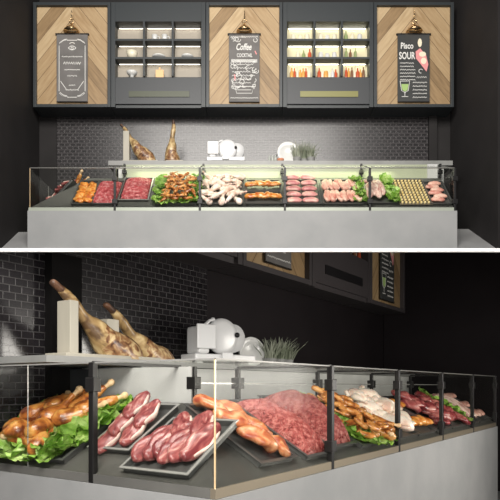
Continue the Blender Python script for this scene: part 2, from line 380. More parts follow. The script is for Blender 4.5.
# upper: S1 scales the same furniture up to the upper floor's counter
S1 = 1.188
MS1 = T((xw(30, 7.7), 7.7, zw(211, 7.7))) @ SCL(S1)
fl1 = (UZ - zw(211, 7.7)) / S1
K1, KL1, GH1 = 1.0, 1.0, .47
c1, P1, zf1, xe1 = make_counter(MS1, K1, KL1, GH1, fl1, 'upper', [.93, 1.86, 2.79, 3.72], 1.05)
P1(BX((.9, 4.62, .515, .525, zf1, .70)), 'back_panel', 'panel_up')
P1(BX((4.50, 4.62, .50, .514, .05, .70)), 'end_panel', 'panel')
for x in (.93, 1.86, 2.79, 3.72, 4.65):
    P1(BX((x - .013, x + .013, -.013, .013, -.02, GH1)), 'post', 'black', bevel=.002)
    for zz in (GH1 - .12, .10): P1(BX((x - .028, x + .028, -.022, .022, zz - .025, zz + .025)), 'clamp', 'black', bevel=.002)
    bm = bmesh.new(); hexa(bm, [(x - .01, -.01, GH1 - .02), (x + .01, -.01, GH1 - .02), (x + .01, .49, .665), (x - .01, .49, .665), (x - .01, -.01, GH1), (x + .01, -.01, GH1), (x + .01, .49, .685), (x - .01, .49, .685)])
    P1(bm, 'cross_bar', 'black')
    P1(BX((x - .012, x + .012, .482, .506, .53, .70)), 'rear_post', 'black')
    P1(BX((x - .026, x + .026, .475, .51, .585, .625)), 'clamp', 'black', bevel=.002)
bm = bmesh.new(); hexa(bm, [(0, 0, GH1), (4.65, 0, GH1), (4.65, .48, .672), (0, .48, .672), (0, 0, GH1 + .005), (4.65, 0, GH1 + .005), (4.65, .48, .677), (0, .48, .677)])
P1(bm, 'glass_top', 'glass')
P1(BX((0, 4.65, -.004, .004, GH1 - .003, GH1 + .006)), 'top_rail', 'deck')

# service counters ----------------------------------------------------
SV2 = 1.36
o = empty('service_counter', MS2, 'long pale service counter behind the lower display case carrying hams', 'counter')
zz = SV2 - (EYE - .405)
finish(BX((-.01, 5.0, .94, 1.44, zz - .032, zz)), 'worktop', 'worktop', o)
finish(BX((.62, 4.96, .97, 1.43, -(EYE - .405), zz - .035)), 'body', 'panel', o)
o = empty('service_counter', MS1, 'long pale service counter behind the upper display case carrying hams and slicer', 'counter')
SZ1 = .754
finish(BX((.73, 4.81, .53, 1.06, SZ1 - .055, SZ1)), 'worktop', 'worktop', o)
finish(BX((.84, 4.72, .58, 1.05, fl1, SZ1 - .055)), 'body', 'panel', o)
# black pillar left of the lower tiles, and the dark cupboard end of the lower case's arm
o = finish(BX((.41, .62, 1.45, 1.51, -(EYE - .405), 1.15)), 'pillar', 'pillar', mw=MS2)
struct(o); PILLAR = o
P2(BX((.535, .545, .556, 1.27, zf2, GH2)), 'back_panel', 'panel')
P2(BX((.535, .545, 1.275, 1.495, zf2, GH2)), 'end_panel', 'drawer')

# ------------------------------------------------------------------ wall units
def chalk_strokes(strokes, r=.004): 
    bm = bmesh.new()
    for s in strokes:
        if len(s) > 1: loft(bm, s, [(r, .0015)] * len(s), 4, up=(0, 1, 0))
    return bm
def text_mesh(txt, size, x, z, parent, m, align='CENTER', shear=0, sx=1):
    cu = bpy.data.curves.new('lettering', 'FONT'); cu.body = txt; cu.size = size; cu.align_x = align; cu.extrude = .001; cu.shear = shear; cu.resolution_u = 3
    cu.offset = size * .02
    tmp = bpy.data.objects.new('tmp', cu); COL.objects.link(tmp)
    me = bpy.data.meshes.new_from_object(tmp.evaluated_get(bpy.context.evaluated_depsgraph_get())); bpy.data.objects.remove(tmp)
    me.name = 'lettering'; me.materials.append(M[m])
    me.transform(T((x, -.014, z)) @ RX(PI / 2) @ Matrix.Diagonal((sx, 1, 1, 1)))
    o = bpy.data.objects.new('lettering', me); COL.objects.link(o); o.parent = parent
    return o
def prism_y(bm, th=.002):
    for f in bm.faces[:]:
        r = bmesh.ops.extrude_face_region(bm, geom=[f]); bmesh.ops.translate(bm, verts=[v for v in r['geom'] if isinstance(v, bmesh.types.BMVert)], vec=(0, -th, 0))
def squig(x0, x1, z, amp, n, rng, y=-.0135):
    return [(x0 + (x1 - x0) * i / n, y, z + amp * (1 if i % 2 else -1) * rng.uniform(.3, 1)) for i in range(n + 1)]
def chalk_art(kind, w, h, par):
    """board centred on x=0, top at z=0, bottom at -h"""
    rng = random.Random(kind); y = -.0135; W = w / 2
    S = []
    if kind == 1:
        a, b = W * .84, W * .62
        S += [[(-a, y, -h * .85), (-a, y, -h * .17)], [(a, y, -h * .85), (a, y, -h * .17)], [(-b * .55, y, -h * .09), (b * .55, y, -h * .09)], [(-b * .5, y, -h * .94), (b * .5, y, -h * .94)]]
        for sx in (-1, 1):
            for (cz, dz) in ((-.13, 1), (-.88, -1)):
                for i in range(6):
                    t = i / 5; cx = sx * (a - .005 - t * W * .38); z = h * cz + dz * h * .045 * math.sin(t * 1.57) 
                    S.append([(cx, y, z - .008), (cx - sx * .012, y, z + .012), (cx - sx * .028, y, z + .006 * dz)])
            S.append([(sx * W * .75, y, -h * .70), (sx * W * .35, y, -h * .83)])
        S += [arc((0, -h * .24), W * .28, PI * .15, PI * .85, 8, y), arc((0, -h * .17), W * .28, -PI * .85, -PI * .15, 8, y), arc((0, -h * .21), W * .08, 0, 2 * PI, 8, y), arc((0, -h * .17), W * .2, PI * .2, PI * .8, 6, y)]
        S += [squig(-W * .66, W * .66, -h * .335, .011, 30, rng), squig(-W * .5, W * .5, -h * .53, .006, 18, rng), squig(-W * .3, W * .3, -h * .62, .014, 12, rng),
              squig(-W * .2, W * .2, -h * .76, .010, 8, rng), squig(-W * .42, W * .42, -h * .83, .011, 18, rng)]
        for dz in (0, .004): S.append(squig(-W * .55, W * .55, -h * (.43 + dz), .024, 15, rng))
        finish(chalk_strokes(S, .0045), 'chalk_drawing', 'chalk', par)
    elif kind == 2:
        text_mesh('Coffee', .135, -W * .05, -h * .235, par, 'chalk', shear=.3, sx=.62)
        text_mesh('COCKTAIL', .075, W * .02, -h * .34, par, 'chalk', sx=.62)
        for r in range(4):
            S.append(squig(-W * .85, W * .85, -h * (.38 + r * .012), .004, 24, rng))
        for i in range(34):
            cx, cz = rng.uniform(-W * .82, W * .82), -h * rng.choice([rng.uniform(.03, .11), rng.uniform(.42, .80), rng.uniform(.42, .80)])
            a0 = rng.uniform(0, 6); S.append(arc((cx, cz), rng.uniform(.012, .042), a0, a0 + rng.uniform(2, 6), 8, y))
        for i in range(7): S.append(squig(-W * .8, W * rng.uniform(0, .8), -h * (.45 + i * .055), .010, 14, rng))
        S += [arc((-W * .15, -h * .71), .034, 0, 2 * PI, 12, y), [(-W * .6, y, -h * .78), (-W * .5, y, -h * .88), (W * .5, y, -h * .88), (W * .62, y, -h * .78), (-W * .6, y, -h * .78)], [(-W * .45, y, -h * .83), (W * .45, y, -h * .83)]]
        S += [squig(-W * .9, W * .9, -h * .95, .008, 26, rng), squig(-W * .9, W * .9, -h * .04, .010, 26, rng)]
        finish(chalk_strokes(S, .0042), 'chalk_drawing', 'chalk', par)
        finish(chalk_strokes([[(-W * .64, y, -h * .6), (-W * .60, y, -h * .65), (-W * .64, y, -h * .69)]], .009), 'pink_doodle', 'pink', par)
        finish(chalk_strokes([[(W * .7, y, -h * .25), (W * .8, y, -h * .30)]], .008), 'pink_doodle', 'pink', par)
    else:
        text_mesh('Pisco', .125, -W * .42, -h * .215, par, 'chalk', sx=.72)
        text_mesh('SOUR', .145, -W * .42, -h * .37, par, 'chalk', sx=.62)
        for i in range(6): S.append(squig(-W * .85, W * (.0 if i < 2 else .1), -h * (.43 + i * .05), .009, 14, rng))
        for i in range(5): S.append(squig(-W * .05, W * .82, -h * (.72 + i * .055), .011, 18, rng))
        S += [squig(W * .2, W * .8, -h * .64, .012, 10, rng), arc((W * .45, -h * .55), .03, .5, 5, 8, y), [(-W * .75, y, -h * .93), (-W * .35, y, -h * .93)], [(-W * .55, y, -h * .92), (-W * .55, y, -h * .86)]]
        S += [[(-W * .85, y, -h * .70), (-W * .76, y, -h * .84), (-W * .55, y, -h * .87), (-W * .34, y, -h * .84), (-W * .25, y, -h * .70), (-W * .85, y, -h * .70)]]
        finish(chalk_strokes(S, .0042), 'chalk_drawing', 'chalk', par)
        bm = bmesh.new(); vs = [bm.verts.new(p) for p in ((-W * .78, y, -h * .745), (-W * .32, y, -h * .745), (-W * .38, y, -h * .83), (-W * .55, y, -h * .86), (-W * .72, y, -h * .83))]; bm.faces.new(vs)
        prism_y(bm); finish(bm, 'glass_drawing', 'green', par)
        bm = bmesh.new(); vs = [bm.verts.new(p) for p in ((W * .12, y, -h * .26), (W * .40, y, -h * .21), (W * .78, y, -h * .32), (W * .92, y, -h * .45), (W * .80, y, -h * .56), (W * .38, y, -h * .43), (W * .14, y, -h * .36))]; bm.faces.new(vs)
        prism_y(bm); finish(bm, 'food_drawing', 'pink', par)
        bm = bmesh.new()
        for (cx, cz, rx, rz) in ((W * .55, -h * .30, W * .22, h * .04), (W * .62, -h * .40, W * .18, h * .05), (W * .38, -h * .13, W * .13, h * .065)):
            vs = [bm.verts.new((cx + rx * math.cos(t * PI / 6), y - .002, cz + rz * math.sin(t * PI / 6))) for t in range(12)]; bm.faces.new(vs)
        prism_y(bm); finish(bm, 'food_drawing', 'cream', par)

def board_unit(mw, w, h, kind, where, pos, art=True, clip=None, bw=None):
    """mw: origin at the bottom left front corner, x right, y back, z up"""
    d = .33; t = .045; made = []
    cm = 'cab' if where == 'upper' else 'cab_low'
    u = empty('wall_panel', mw, 'dark framed chevron wood panel, %s' % pos, 'wall panel')
    finish(BX((0, t, 0, d, 0, h), (w - t, w, 0, d, 0, h), (t, w - t, 0, d, 0, t), (t, w - t, 0, d, h - t, h)), 'frame', cm, u, bevel=.003)
    p = finish(BX((-w / 2 + t, w / 2 - t, .05, .09, -h / 2 + t, h / 2 - t)), 'wood_planks', 'wood', u); p.location = (w / 2, 0, h / 2)
    # hanging chalkboard scroll
    bw = bw or w * .40; bh = h * .64; top = h * .70
    brd = empty('chalkboard', mw @ T((w / 2, .03, top)), 'chalkboard ' + {1: 'with eye emblem, on the left wood panel', 2: 'crowded with white doodles, on the left or middle panel', 3: 'reading Pisco Sour, on the right wood panel'}[kind] + (' of the upper wall' if where == 'upper' else ' of the lower wall'), 'chalkboard')
    finish(BX((-bw / 2, bw / 2, -.012, 0, -bh, 0)), 'slate', 'slate_d' if kind == 3 else 'slate', brd)
    finish(BX((-bw / 2 - .02, bw / 2 + .02, -.018, .008, -.004, .012)), 'hanger_rod', 'black', brd)
    finish(BX((-bw / 2, bw / 2, -.018, .004, -bh - .01, -bh)), 'bottom_rod', 'black', brd)
    chalk_art(kind, bw, bh, brd)
    if where == 'upper' or True:
        lm = empty('picture_lamp', mw @ T((w / 2, -.01, top + .02)), 'small brass dome lamp hanging above the ' + {1: 'left', 2: 'middle', 3: 'right'}[kind] + ' chalkboard of the %s wall' % where, 'lamp')
        bm = bmesh.new(); r = w * .082; lathe(bm, [(r * 1.25, .0), (r * 1.2, .010), (r, .035), (r * .66, .065), (r * .25, .085), (.012, .115), (.0001, .115)], 20); finish(bm, 'lamp_shade', 'brass', lm, smooth=True)
        bm = bmesh.new(); loft(bm, [(r * .95 * math.cos(a * PI / 8) * .35, 0, .15 + r * .35 * math.sin(a * PI / 8)) for a in range(17)], [.005] * 17, 6, up=(0, 1, 0)); finish(bm, 'ring', 'brass', lm, smooth=True)
        bm = bmesh.new()
        for k in range(4): loft(bm, [(.008 * (k % 2), 0, .185 + k * .03), (.008 * ((k + 1) % 2), 0, .215 + k * .03)], [.006, .006], 6)
        finish(bm, 'chain', 'brass', lm)
        made += [lm]
    return [u, brd] + made

def shelf_unit(mw, w, h, where, pos, bright):
    d = .33; t = .03; cm = 'cab' if where == 'upper' else 'cab_low'
    u = empty('wall_cabinet', mw, 'charcoal cabinet with nine cubbies, %s' % pos, 'cabinet')
    x0, x1 = w * .045, w * .955; z0, z1 = h * .295, h * .815
    cw = (x1 - x0) / 3; chh = (z1 - z0) / 3
    B = [(0, x0, 0, d, 0, h), (x1, w, 0, d, 0, h), (x0, x1, 0, d, z1, h), (x0, x1, .03, d, 0, z0)]
    for i in (1, 2): B.append((x0 + cw * i - t / 2, x0 + cw * i + t / 2, .0, d - .03, z0, z1))
    for j in (1, 2): B.append((x0, x1, .002, d - .03, z0 + chh * j - t / 2, z0 + chh * j + t / 2))
    finish(BX(*B), 'carcass', cm, u, bevel=.002)
    finish(BX((x0, x1, .17, .18, z0, z1)), 'back_panel', 'cab_in2' if bright else 'cab_in', u)
    dr = finish(BX((x0, x1, .004, .03, h * .03, z0 - .02)), 'drawer', 'drawer' if where == 'upper' else cm, u, bevel=.003)
    finish(BX((w * .19, w * .83, -.006, .004, h * .095, h * .15)), 'handle_slot', ('slot3' if where != 'upper' else 'slot2' if bright else 'slot'), dr)
    for i in range(3):
        for j in range(3):
            xa = x0 + cw * i + .03; zt = z0 + chh * (j + 1) - t / 2 - .002
            finish(BX((xa, xa + cw - .06, .14, .152, zt - .003, zt)), 'light_strip', 'led2' if bright else 'led', u)
    return u, lambda i, j, fx, y=.07: mw @ T((x0 + cw * (i + fx), y, z0 + chh * j + (t / 2 if j else 0) + .001))

# upper row
YC = 8.65; zb = zw(107, YC); H1 = zw(2, YC) - zb
def up_at(px): return T((xw(px, YC), YC, zb))
def wdt(a, b): return (b - a) / F * YC
board_unit(up_at(33), wdt(33, 110.5), H1, 1, 'upper', 'leftmost of three on the upper wall')
uL, atL = shelf_unit(up_at(111), wdt(111, 205.5), H1, 'upper', 'left and middle wood panels either side, upper wall', False)
board_unit(up_at(206), wdt(206, 282.5), H1, 2, 'upper', 'middle of three on the upper wall')
uR, atR = shelf_unit(up_at(283), wdt(283, 373.5), H1, 'upper', 'full of bottles, right of the middle panel, upper wall', True)
board_unit(up_at(374), wdt(374, 454), H1, 3, 'upper', 'rightmost of three on the upper wall')

# things in the cubbies -----------------------------------------------
def thing_from(bm, name, m, mw, label, cat, group=None, smooth=True, bevel=0):
    return tag(finish(bm, name, m, mw=mw, smooth=smooth, bevel=bevel), label, cat, group)
def cup(mw, label, r=.045, h=.085):
    e = empty('cup', mw, label, 'cup'); bm = bmesh.new(); lathe(bm, [(r * .6, 0), (r * .85, h * .3), (r, h), (r * .9, h), (r * .75, h * .35), (.0001, h * .1)], 18); finish(bm, 'body', 'porcelain', e, smooth=True)
    bm = bmesh.new(); loft(bm, [(r * .85, 0, h * .8), (r * 1.5, 0, h * .75), (r * 1.55, 0, h * .4), (r * .75, 0, h * .3)], [.007] * 4, 6, up=(0, 1, 0), sub=1); finish(bm, 'handle', 'porcelain', e, smooth=True)
def bowl(mw, label, r=.08, h=.06, foot=.0, name='bowl', m='porcelain'):
    bm = bmesh.new(); lathe(bm, [(r * .4, 0), (r * .3, foot * .8), (r * .5, foot), (r * .85, foot + h * .45), (r, foot + h), (r * .95, foot + h), (r * .75, foot + h * .4), (.0001, foot + h * .15)], 22)
    thing_from(bm, name, m, mw, label, name)
cup(atL(1, 2, .35), 'left white cup in the top middle cubby, left upper cabinet')
cup(atL(1, 2, .70), 'right white cup in the top middle cubby, left upper cabinet')
bowl(atL(0, 1, .55), 'tall cream bowl in the middle left cubby, left upper cabinet', .085, .10, m='b_cream')
bowl(atL(1, 1, .5), 'flat white dish in the centre cubby, left upper cabinet', .10, .025, .01, 'dish')
bowl(atL(2, 1, .5), 'shallow white dish in the middle right cubby, left upper cabinet', .09, .03, .01, 'dish')
bowl(atL(0, 0, .55), 'footed white bowl in the bottom left cubby, left upper cabinet', .08, .05, .04)
thing_from(BX((-.06, .06, 0, .03, 0, .13), (-.012, .012, 0, .03, .13, .165)), 'cutting_board', 'block', atL(1, 0, .52), 'small orange wooden board in the bottom middle cubby, left upper cabinet', 'cutting board', smooth=False, bevel=.004)
def bottle_mesh(kind, m):
    bm = bmesh.new()
    prof = {0: [(.026, 0), (.028, .01), (.028, .085), (.011, .115), (.010, .15), (.0001, .15)], 1: [(.034, 0), (.036, .01), (.036, .07), (.030, .085), (.030, .10), (.0001, .10)],
            2: [(.020, 0), (.022, .01), (.020, .11), (.009, .13), (.009, .165), (.0001, .165)]}[kind]
    lathe(bm, prof, 14); me = bpy.data.meshes.new('bottle'); 
    for f in bm.faces: f.smooth = True
    bm.to_mesh(me); bm.free(); me.materials.append(M[m]); return me
BM = {}
def bottle(mw, kind, m, label, group):
    if (kind, m) not in BM: BM[(kind, m)] = bottle_mesh(kind, m)
    nm = 'jar' if kind == 1 else 'bottle'
    o = bpy.data.objects.new(nm, BM[(kind, m)]); COL.objects.link(o); o.matrix_world = mw; tag(o, label, nm, group)
CN = {'b_red': 'red', 'b_orange': 'orange', 'b_cream': 'cream', 'b_green': 'green', 'b_brown': 'brown', 'porcelain': 'white'}
rg = random.Random(3)
def fill(at, i, j, n, cols, cell, cab, kinds=(0, 1, 2), lo=.13, hi=.87):
    for k in range(n):
        kk = kinds[rg.randrange(len(kinds))]; m = cols[k % len(cols)]
        bottle(at(i, j, lo + (hi - lo) * (k + .5) / n, .075 + .03 * (k % 2)), kk, m, '%s %s, %s from left, %s cubby of %s' % (CN[m], 'jar' if kk == 1 else 'bottle', ORD[k], cell, cab), 'bottles and jars in the %s' % cab)
rc = 'right upper cabinet'
fill(atR, 0, 0, 7, ['b_orange', 'b_red', 'b_cream', 'b_orange'], 'bottom left', rc, (0, 0, 2))
fill(atR, 1, 0, 6, ['b_red', 'b_cream', 'b_orange', 'b_cream', 'porcelain'], 'bottom middle', rc, (0, 1))
fill(atR, 2, 0, 7, ['b_red', 'b_orange', 'b_brown', 'b_cream'], 'bottom right', rc, (0, 2))
fill(atR, 0, 1, 3, ['b_cream', 'b_green', 'b_red'], 'middle left', rc, (0,), .3, .95)
fill(atR, 1, 1, 3, ['porcelain'], 'centre', rc, (1,))
fill(atR, 2, 1, 3, ['b_green', 'b_brown', 'b_green'], 'middle right', rc, (2,), .1, .6)
fill(atR, 0, 2, 3, ['b_cream'], 'top left', rc, (1,))
fill(atR, 1, 2, 3, ['b_cream', 'porcelain'], 'top middle', rc, (1,))
fill(atR, 2, 2, 3, ['b_green', 'b_cream', 'porcelain'], 'top right', rc, (0, 1), .05, .8)

# lower row, its tops scribed to the raked ceiling
VC = 1.21; ZC2 = .9 + .405
def lo_at(a): return MS2 @ T((a, VC, ZC2))
H2 = 1.54
objs_before = set(bpy.data.objects)
shelf_unit(lo_at(.58), 1.34, H2, 'lower', 'leftmost on the lower wall, only its underside showing', False)
board_unit(lo_at(1.93), 1.08, H2, 2, 'lower', 'left one on the lower wall', bw=.40)
uD, atD = shelf_unit(lo_at(3.02), 1.33, H2, 'lower', 'between the two wood panels of the lower wall', True)
board_unit(lo_at(4.36), 1.08, H2, 3, 'lower', 'right one on the lower wall', bw=.42)
fill(atD, 1, 0, 5, ['b_red', 'b_cream', 'b_orange'], 'bottom middle', 'lower cabinet', (0, 1))
fill(atD, 2, 0, 5, ['b_cream', 'b_red', 'b_brown'], 'bottom right', 'lower cabinet', (0, 2))
bpy.context.view_layer.update()
for o in [o for o in bpy.data.objects if o not in objs_before and o.type == 'MESH']:
    mw = o.matrix_world; 
    zs = [(mw @ v.co) for v in o.data.vertices]
    if not any(p.z > sz(p.y, kC) for p in zs): continue
    inv = mw.inverted(); co = inv @ Vector((0, 0, sz(0, kC))); no = (mw.to_3x3().transposed() @ Vector((0, -kC, 1))).normalized()
    bm = bmesh.new(); bm.from_mesh(o.data); r = bmesh.ops.bisect_plane(bm, geom=bm.verts[:] + bm.edges[:] + bm.faces[:], plane_co=co, plane_no=no, clear_outer=True)
    if not bm.faces:
        bm.free(); o['_gone'] = 1; continue
    if o.data.users > 1: o.data = o.data.copy()
    bmesh.ops.holes_fill(bm, edges=[e for e in bm.edges if e.is_boundary])
    bm.to_mesh(o.data); bm.free()
for o in [o for o in bpy.data.objects if '_gone' in o.keys()]: bpy.data.objects.remove(o)
for o in [o for o in bpy.data.objects if o not in objs_before and o.type == 'EMPTY' and not o.children]: bpy.data.objects.remove(o)
o = PILLAR; bm = bmesh.new(); bm.from_mesh(o.data); mw = o.matrix_world
bmesh.ops.bisect_plane(bm, geom=bm.verts[:] + bm.edges[:] + bm.faces[:], plane_co=mw.inverted() @ Vector((0, 0, sz(0, kC))), plane_no=(mw.to_3x3().transposed() @ Vector((0, -kC, 1))).normalized(), clear_outer=True); bm.to_mesh(o.data); bm.free()

# ------------------------------------------------------------------ hams, slicer, plates, grass
def ham(mw, label, Lh=.70, lean=0):
    """hoof up at the origin's top; axis runs from the hoof (x=0,z=0) down to the rump"""
    e = empty('ham', mw, label, 'ham')
    pts = [(.0, 0, 0), (.05, 0, -.035), (.11, 0, -.085), (.18, 0, -.14), (.27, 0, -.205), (.37, 0, -.265), (.47, 0, -.315), (.545, 0, -.345), (.59, 0, -.36)]
    rr = [(.020, .020), (.024, .022), (.030, .028), (.042, .042), (.062, .068), (.082, .098), (.088, .112), (.065, .085), (.02, .03)]
    pts = [tuple(c * Lh / .70 for c in p) for p in pts]; rr = [tuple(c * Lh / .70 for c in p) for p in rr]
    bm = bmesh.new(); loft(bm, pts, rr, 24, up=(.6, 0, .8), nz=.016, nscale=9, sub=2)
    o = finish(bm, 'meat', ['ham', 'hamcut'], e, smooth=True)
    for f in o.data.polygons:      # the carved face on the front of the rump
        c = f.center
        if c.y < -.035 * Lh / .7 and c.x > .26 * Lh / .7: f.material_index = 1
    bm = bmesh.new(); loft(bm, [(-.055, 0, .03), (-.03, 0, .018), (.012, 0, -.006)], [(.016, .014), (.023, .019), (.021, .020)], 12, nz=.004, sub=1); finish(bm, 'hoof', 'hoof', e, smooth=True)
    return e
def ham_stand(mw, label, w, d, h, up_x=0, uw=.07):
    e = empty('ham_stand', mw, label, 'ham stand')
    finish(BX((0, w, -d / 2, d / 2, 0, .028)), 'base_board', 'stand', e, bevel=.003)
    if h: finish(BX((up_x, up_x + uw, -d * .3, d * .3, .028, h)), 'upright', 'stand', e, bevel=.003)
def on2(a, v, z=0): return MS2 @ T((a, v, SV2 - (EYE - .405) + z))
def hz2(z): return z - SV2
ham(on2(.27, 1.2, 1.715 - SV2) @ RY(.04), 'large cured ham leaning over the front pale stand on the lower service counter', .70)
ham_stand(on2(.24, 1.2), 'pale wooden ham stand with tall upright under the front ham, lower counter', .69, .17, .30, .05, .055)
ham(on2(.74, 1.33, 1.665 - SV2) @ RY(.03), 'second cured ham lying behind the front one on the lower service counter', .66)
ham_stand(on2(.68, 1.36), 'pale wooden ham stand mostly hidden behind the front ham, lower counter', .75, .20, .25, .0, .09)

def on1(px, Y, z=0): return T((xw(px, Y), Y, zw(211, 7.7) + SZ1 * S1 + z))
Yh = 8.48
ham_stand(on1(124, Yh), 'pale stand with tall left upright under the leaning ham, upper counter', .50, .2, .46, 0, .085)
ham(on1(123.5, Yh, .53) @ RY(.33) @ SCL(.93), 'cured ham leaning diagonally against its stand on the upper service counter', .76)
ham_stand(on1(167, Yh), 'small pale base board under the upright ham, upper counter', .24, .2, 0)
ham(on1(173.5, Yh, .575) @ RY(.99), 'cured ham standing upright seen end-on, on the upper service counter', .80)

def slicer(mw, label, s=1):
    e = empty('meat_slicer', mw @ SCL(s), label, 'meat slicer')
    finish(BX((-.27, .27, -.10, .12, .03, .085), (-.27, -.20, -.10, .12, 0, .03), (.2, .27, -.10, .12, 0, .03), (-.05, .05, -.12, -.10, .04, .10)), 'base', 'enamel', e, bevel=.012)
    bm = bmesh.new(); lathe(bm, [(.0001, -.03), (.10, -.03), (.135, -.02), (.14, .0), (.13, .012), (.0001, .02)], 32, (.02, 0, .225), 'y'); finish(bm, 'blade_guard', 'enamel', e, smooth=True)
    bm = bmesh.new(); lathe(bm, [(.0001, 0), (.11, 0), (.115, .03), (.10, .05), (.0001, .06)], 28, (.15, .03, .22), 'y'); finish(bm, 'motor_housing', 'enamel', e, smooth=True)
    bm = bmesh.new(); lathe(bm, [(.0001, -.012), (.02, -.01), (.02, .0)], 14, (.14, -.03, .24), 'y'); finish(bm, 'knob', 'black', e, smooth=True)
    bm = BX((-.24, -.14, -.09, .09, .085, .29)); finish(bm, 'carriage', 'enamel', e, bevel=.02)
    bm = BX((-.26, -.10, -.11, -.09, .12, .30)); o = finish(bm, 'feed_plate', 'enamel', e, bevel=.008)
    bm = bmesh.new(); loft(bm, [(-.15, 0, .28), (-.09, 0, .34), (-.05, 0, .35)], [.014, .012, .016], 10, sub=1); finish(bm, 'handle', 'enamel', e, smooth=True)
    return e
slicer(on1(226, 8.50), 'white enamel meat slicer with round blade on the upper service counter')
slicer(on2(1.62, 1.2) @ RZ(-.35), 'white enamel meat slicer between ham and plates on the lower service counter', .92)

def plate_rack(mw, group, where, s=1, n=4):
    for i in range(n):
        r = .155 - .004 * i
        bm = bmesh.new(); lathe(bm, [(.0001, .004), (r * .55, .004), (r * .62, -.004), (r * .97, -.018), (r, -.016), (r * .64, .006), (r * .56, .012), (.0001, .012)], 36, (0, 0, 0), 'y')
        thing_from(bm, 'plate', 'porcelain', mw @ SCL(s) @ T((.012 * i, .035 * i, r + .012)) @ RX(-.12), '%s of the white round plates standing in the rack on the %s service counter' % (('frontmost', 'second', 'third', 'rearmost')[i], where), 'plate', group)
    e = empty('plate_rack', mw @ SCL(s), 'thin black wire rack holding white plates on the %s service counter' % where, 'rack')
    bm = bmesh.new()
    for x in (-.09, .10): loft(bm, [(x, -.06, .008), (x, .18, .008)], [.005, .005], 6)
    finish(bm, 'base_wires', 'black', e)
    bm = bmesh.new(); loft(bm, [(-.17, .16, .008), (-.185, .16, .12), (-.10, .16, .26), (.05, .16, .33), (.19, .16, .24), (.23, .16, .1), (.21, .16, .008)], [.006] * 7, 6, up=(0, 1, 0), sub=1); finish(bm, 'hoop', 'black', e, smooth=True)
plate_rack(on1(288, 8.46), 'plates in the upper rack', 'upper')
plate_rack(on2(2.02, 1.2) @ RZ(-.45), 'plates in the lower rack', 'lower', .72)

def grass(mw, label, h=.3, r=.10, n=90, seed=1, s=1):
    e = empty('potted_grass', mw @ SCL(s), label, 'potted plant'); g = random.Random(seed)
    bm = bmesh.new(); lathe(bm, [(r * .6, 0), (r * .8, .07), (r * .72, .07), (.0001, .06)], 18); finish(bm, 'pot', 'pot', e, smooth=False)
    bm = bmesh.new()
    for i in range(n):
        a = g.uniform(0, 6.28); q = r * .65 * math.sqrt(g.random()); x, y = q * math.cos(a), q * math.sin(a); L = h * g.uniform(.55, 1)
        dx, dy = g.gauss(0, .05) + x * .5, g.gauss(0, .05) + y * .5
        loft(bm, [(x, y, .055), (x + dx * .4, y + dy * .4, .055 + L * .55), (x + dx * 1.1, y + dy * 1.1, .055 + L)], [(.0045, .0025), (.0055, .0028), (.001, .001)], 4)
    st = finish(bm, 'leaves', 'grass', e)
for i, (px, h) in enumerate(((297, .27), (304, .30), (311, .26))): grass(on1(px, 8.42 + .07 * (i % 2)), ['left', 'middle', 'right'][i] + ' potted grey-green grass tuft beside the plates, upper counter', h - .03, .075, 60, i)
for i, (a, h) in enumerate(((2.14, .20), (2.27, .22), (2.40, .20))): grass(on2(a, 1.12), ['left', 'middle', 'right'][i] + ' potted grey-green grass tuft beside the plates, lower counter', h - .03, .075, 60, i + 5)
for i, px in enumerate((269.5, 272.5, 275.5)):
    bm = bmesh.new(); lathe(bm, [(.017, 0), (.018, .07), (.012, .085), (.013, .11), (.0001, .11)], 14)
    thing_from(bm, 'jar', 'jarglass', on1(px, 8.44), '%s of three slim pale jars left of the plates, upper counter' % ('left', 'middle', 'right')[i], 'jar', 'slim jars on the upper counter')
bm = bmesh.new(); lathe(bm, [(.025, 0), (.045, .03), (.05, .055), (.04, .055), (.0001, .02)], 18); thing_from(bm, 'bowl', 'terra', on1(280.5, 8.42), 'small terracotta bowl in front of the plates on the upper service counter', 'bowl')

# ------------------------------------------------------------------ food prototypes (kept as meshes, one datablock per kind)
def mesh_of(build, mats, name, smooth=True):
    bm = bmesh.new(); build(bm); bmesh.ops.recalc_face_normals(bm, faces=bm.faces)
    for f in bm.faces: f.smooth = smooth
    me = bpy.data.meshes.new(name); bm.to_mesh(me); bm.free()
    for m in mats: me.materials.append(M[m])
    return me
def drum_meat(bm, s=0): loft(bm, [(0, -.085, 0), (.0, -.072, .003), (.004, -.045, .004), (.002, -.012, 0), (-.003, .022, -.002), (0, .052, 0), (0, .068, 0)], [(.010, .010), (.026, .024), (.033, .031), (.028, .026), (.018, .017), (.012, .011), (.011, .010)], 14, nz=.009, nscale=30, seed=s, sub=1)
def drum_bone(bm): loft(bm, [(0, .062, 0), (0, .082, 0), (0, .094, 0), (0, .104, 0)], [.0085, .0075, .0125, .009], 10, nz=.003, nscale=60, sub=1)
def wing(bm, s=0):
    loft(bm, [(-.045, -.02, 0), (-.03, -.005, .004), (-.005, .022, .008), (.01, .03, .006)], [(.012, .011), (.018, .015), (.015, .013), (.012, .011)], 10, nz=.005, nscale=30, seed=s, sub=1)
    loft(bm, [(.005, .032, .006), (.025, .01, .004), (.045, -.02, 0)], [(.013, .012), (.016, .012), (.009, .008)], 10, nz=.005, nscale=30, seed=s + 2, sub=1)
    loft(bm, [(.043, -.018, 0), (.06, -.035, .0), (.066, -.052, .002)], [(.008, .007), (.007, .005), (.002, .002)], 8, sub=1)
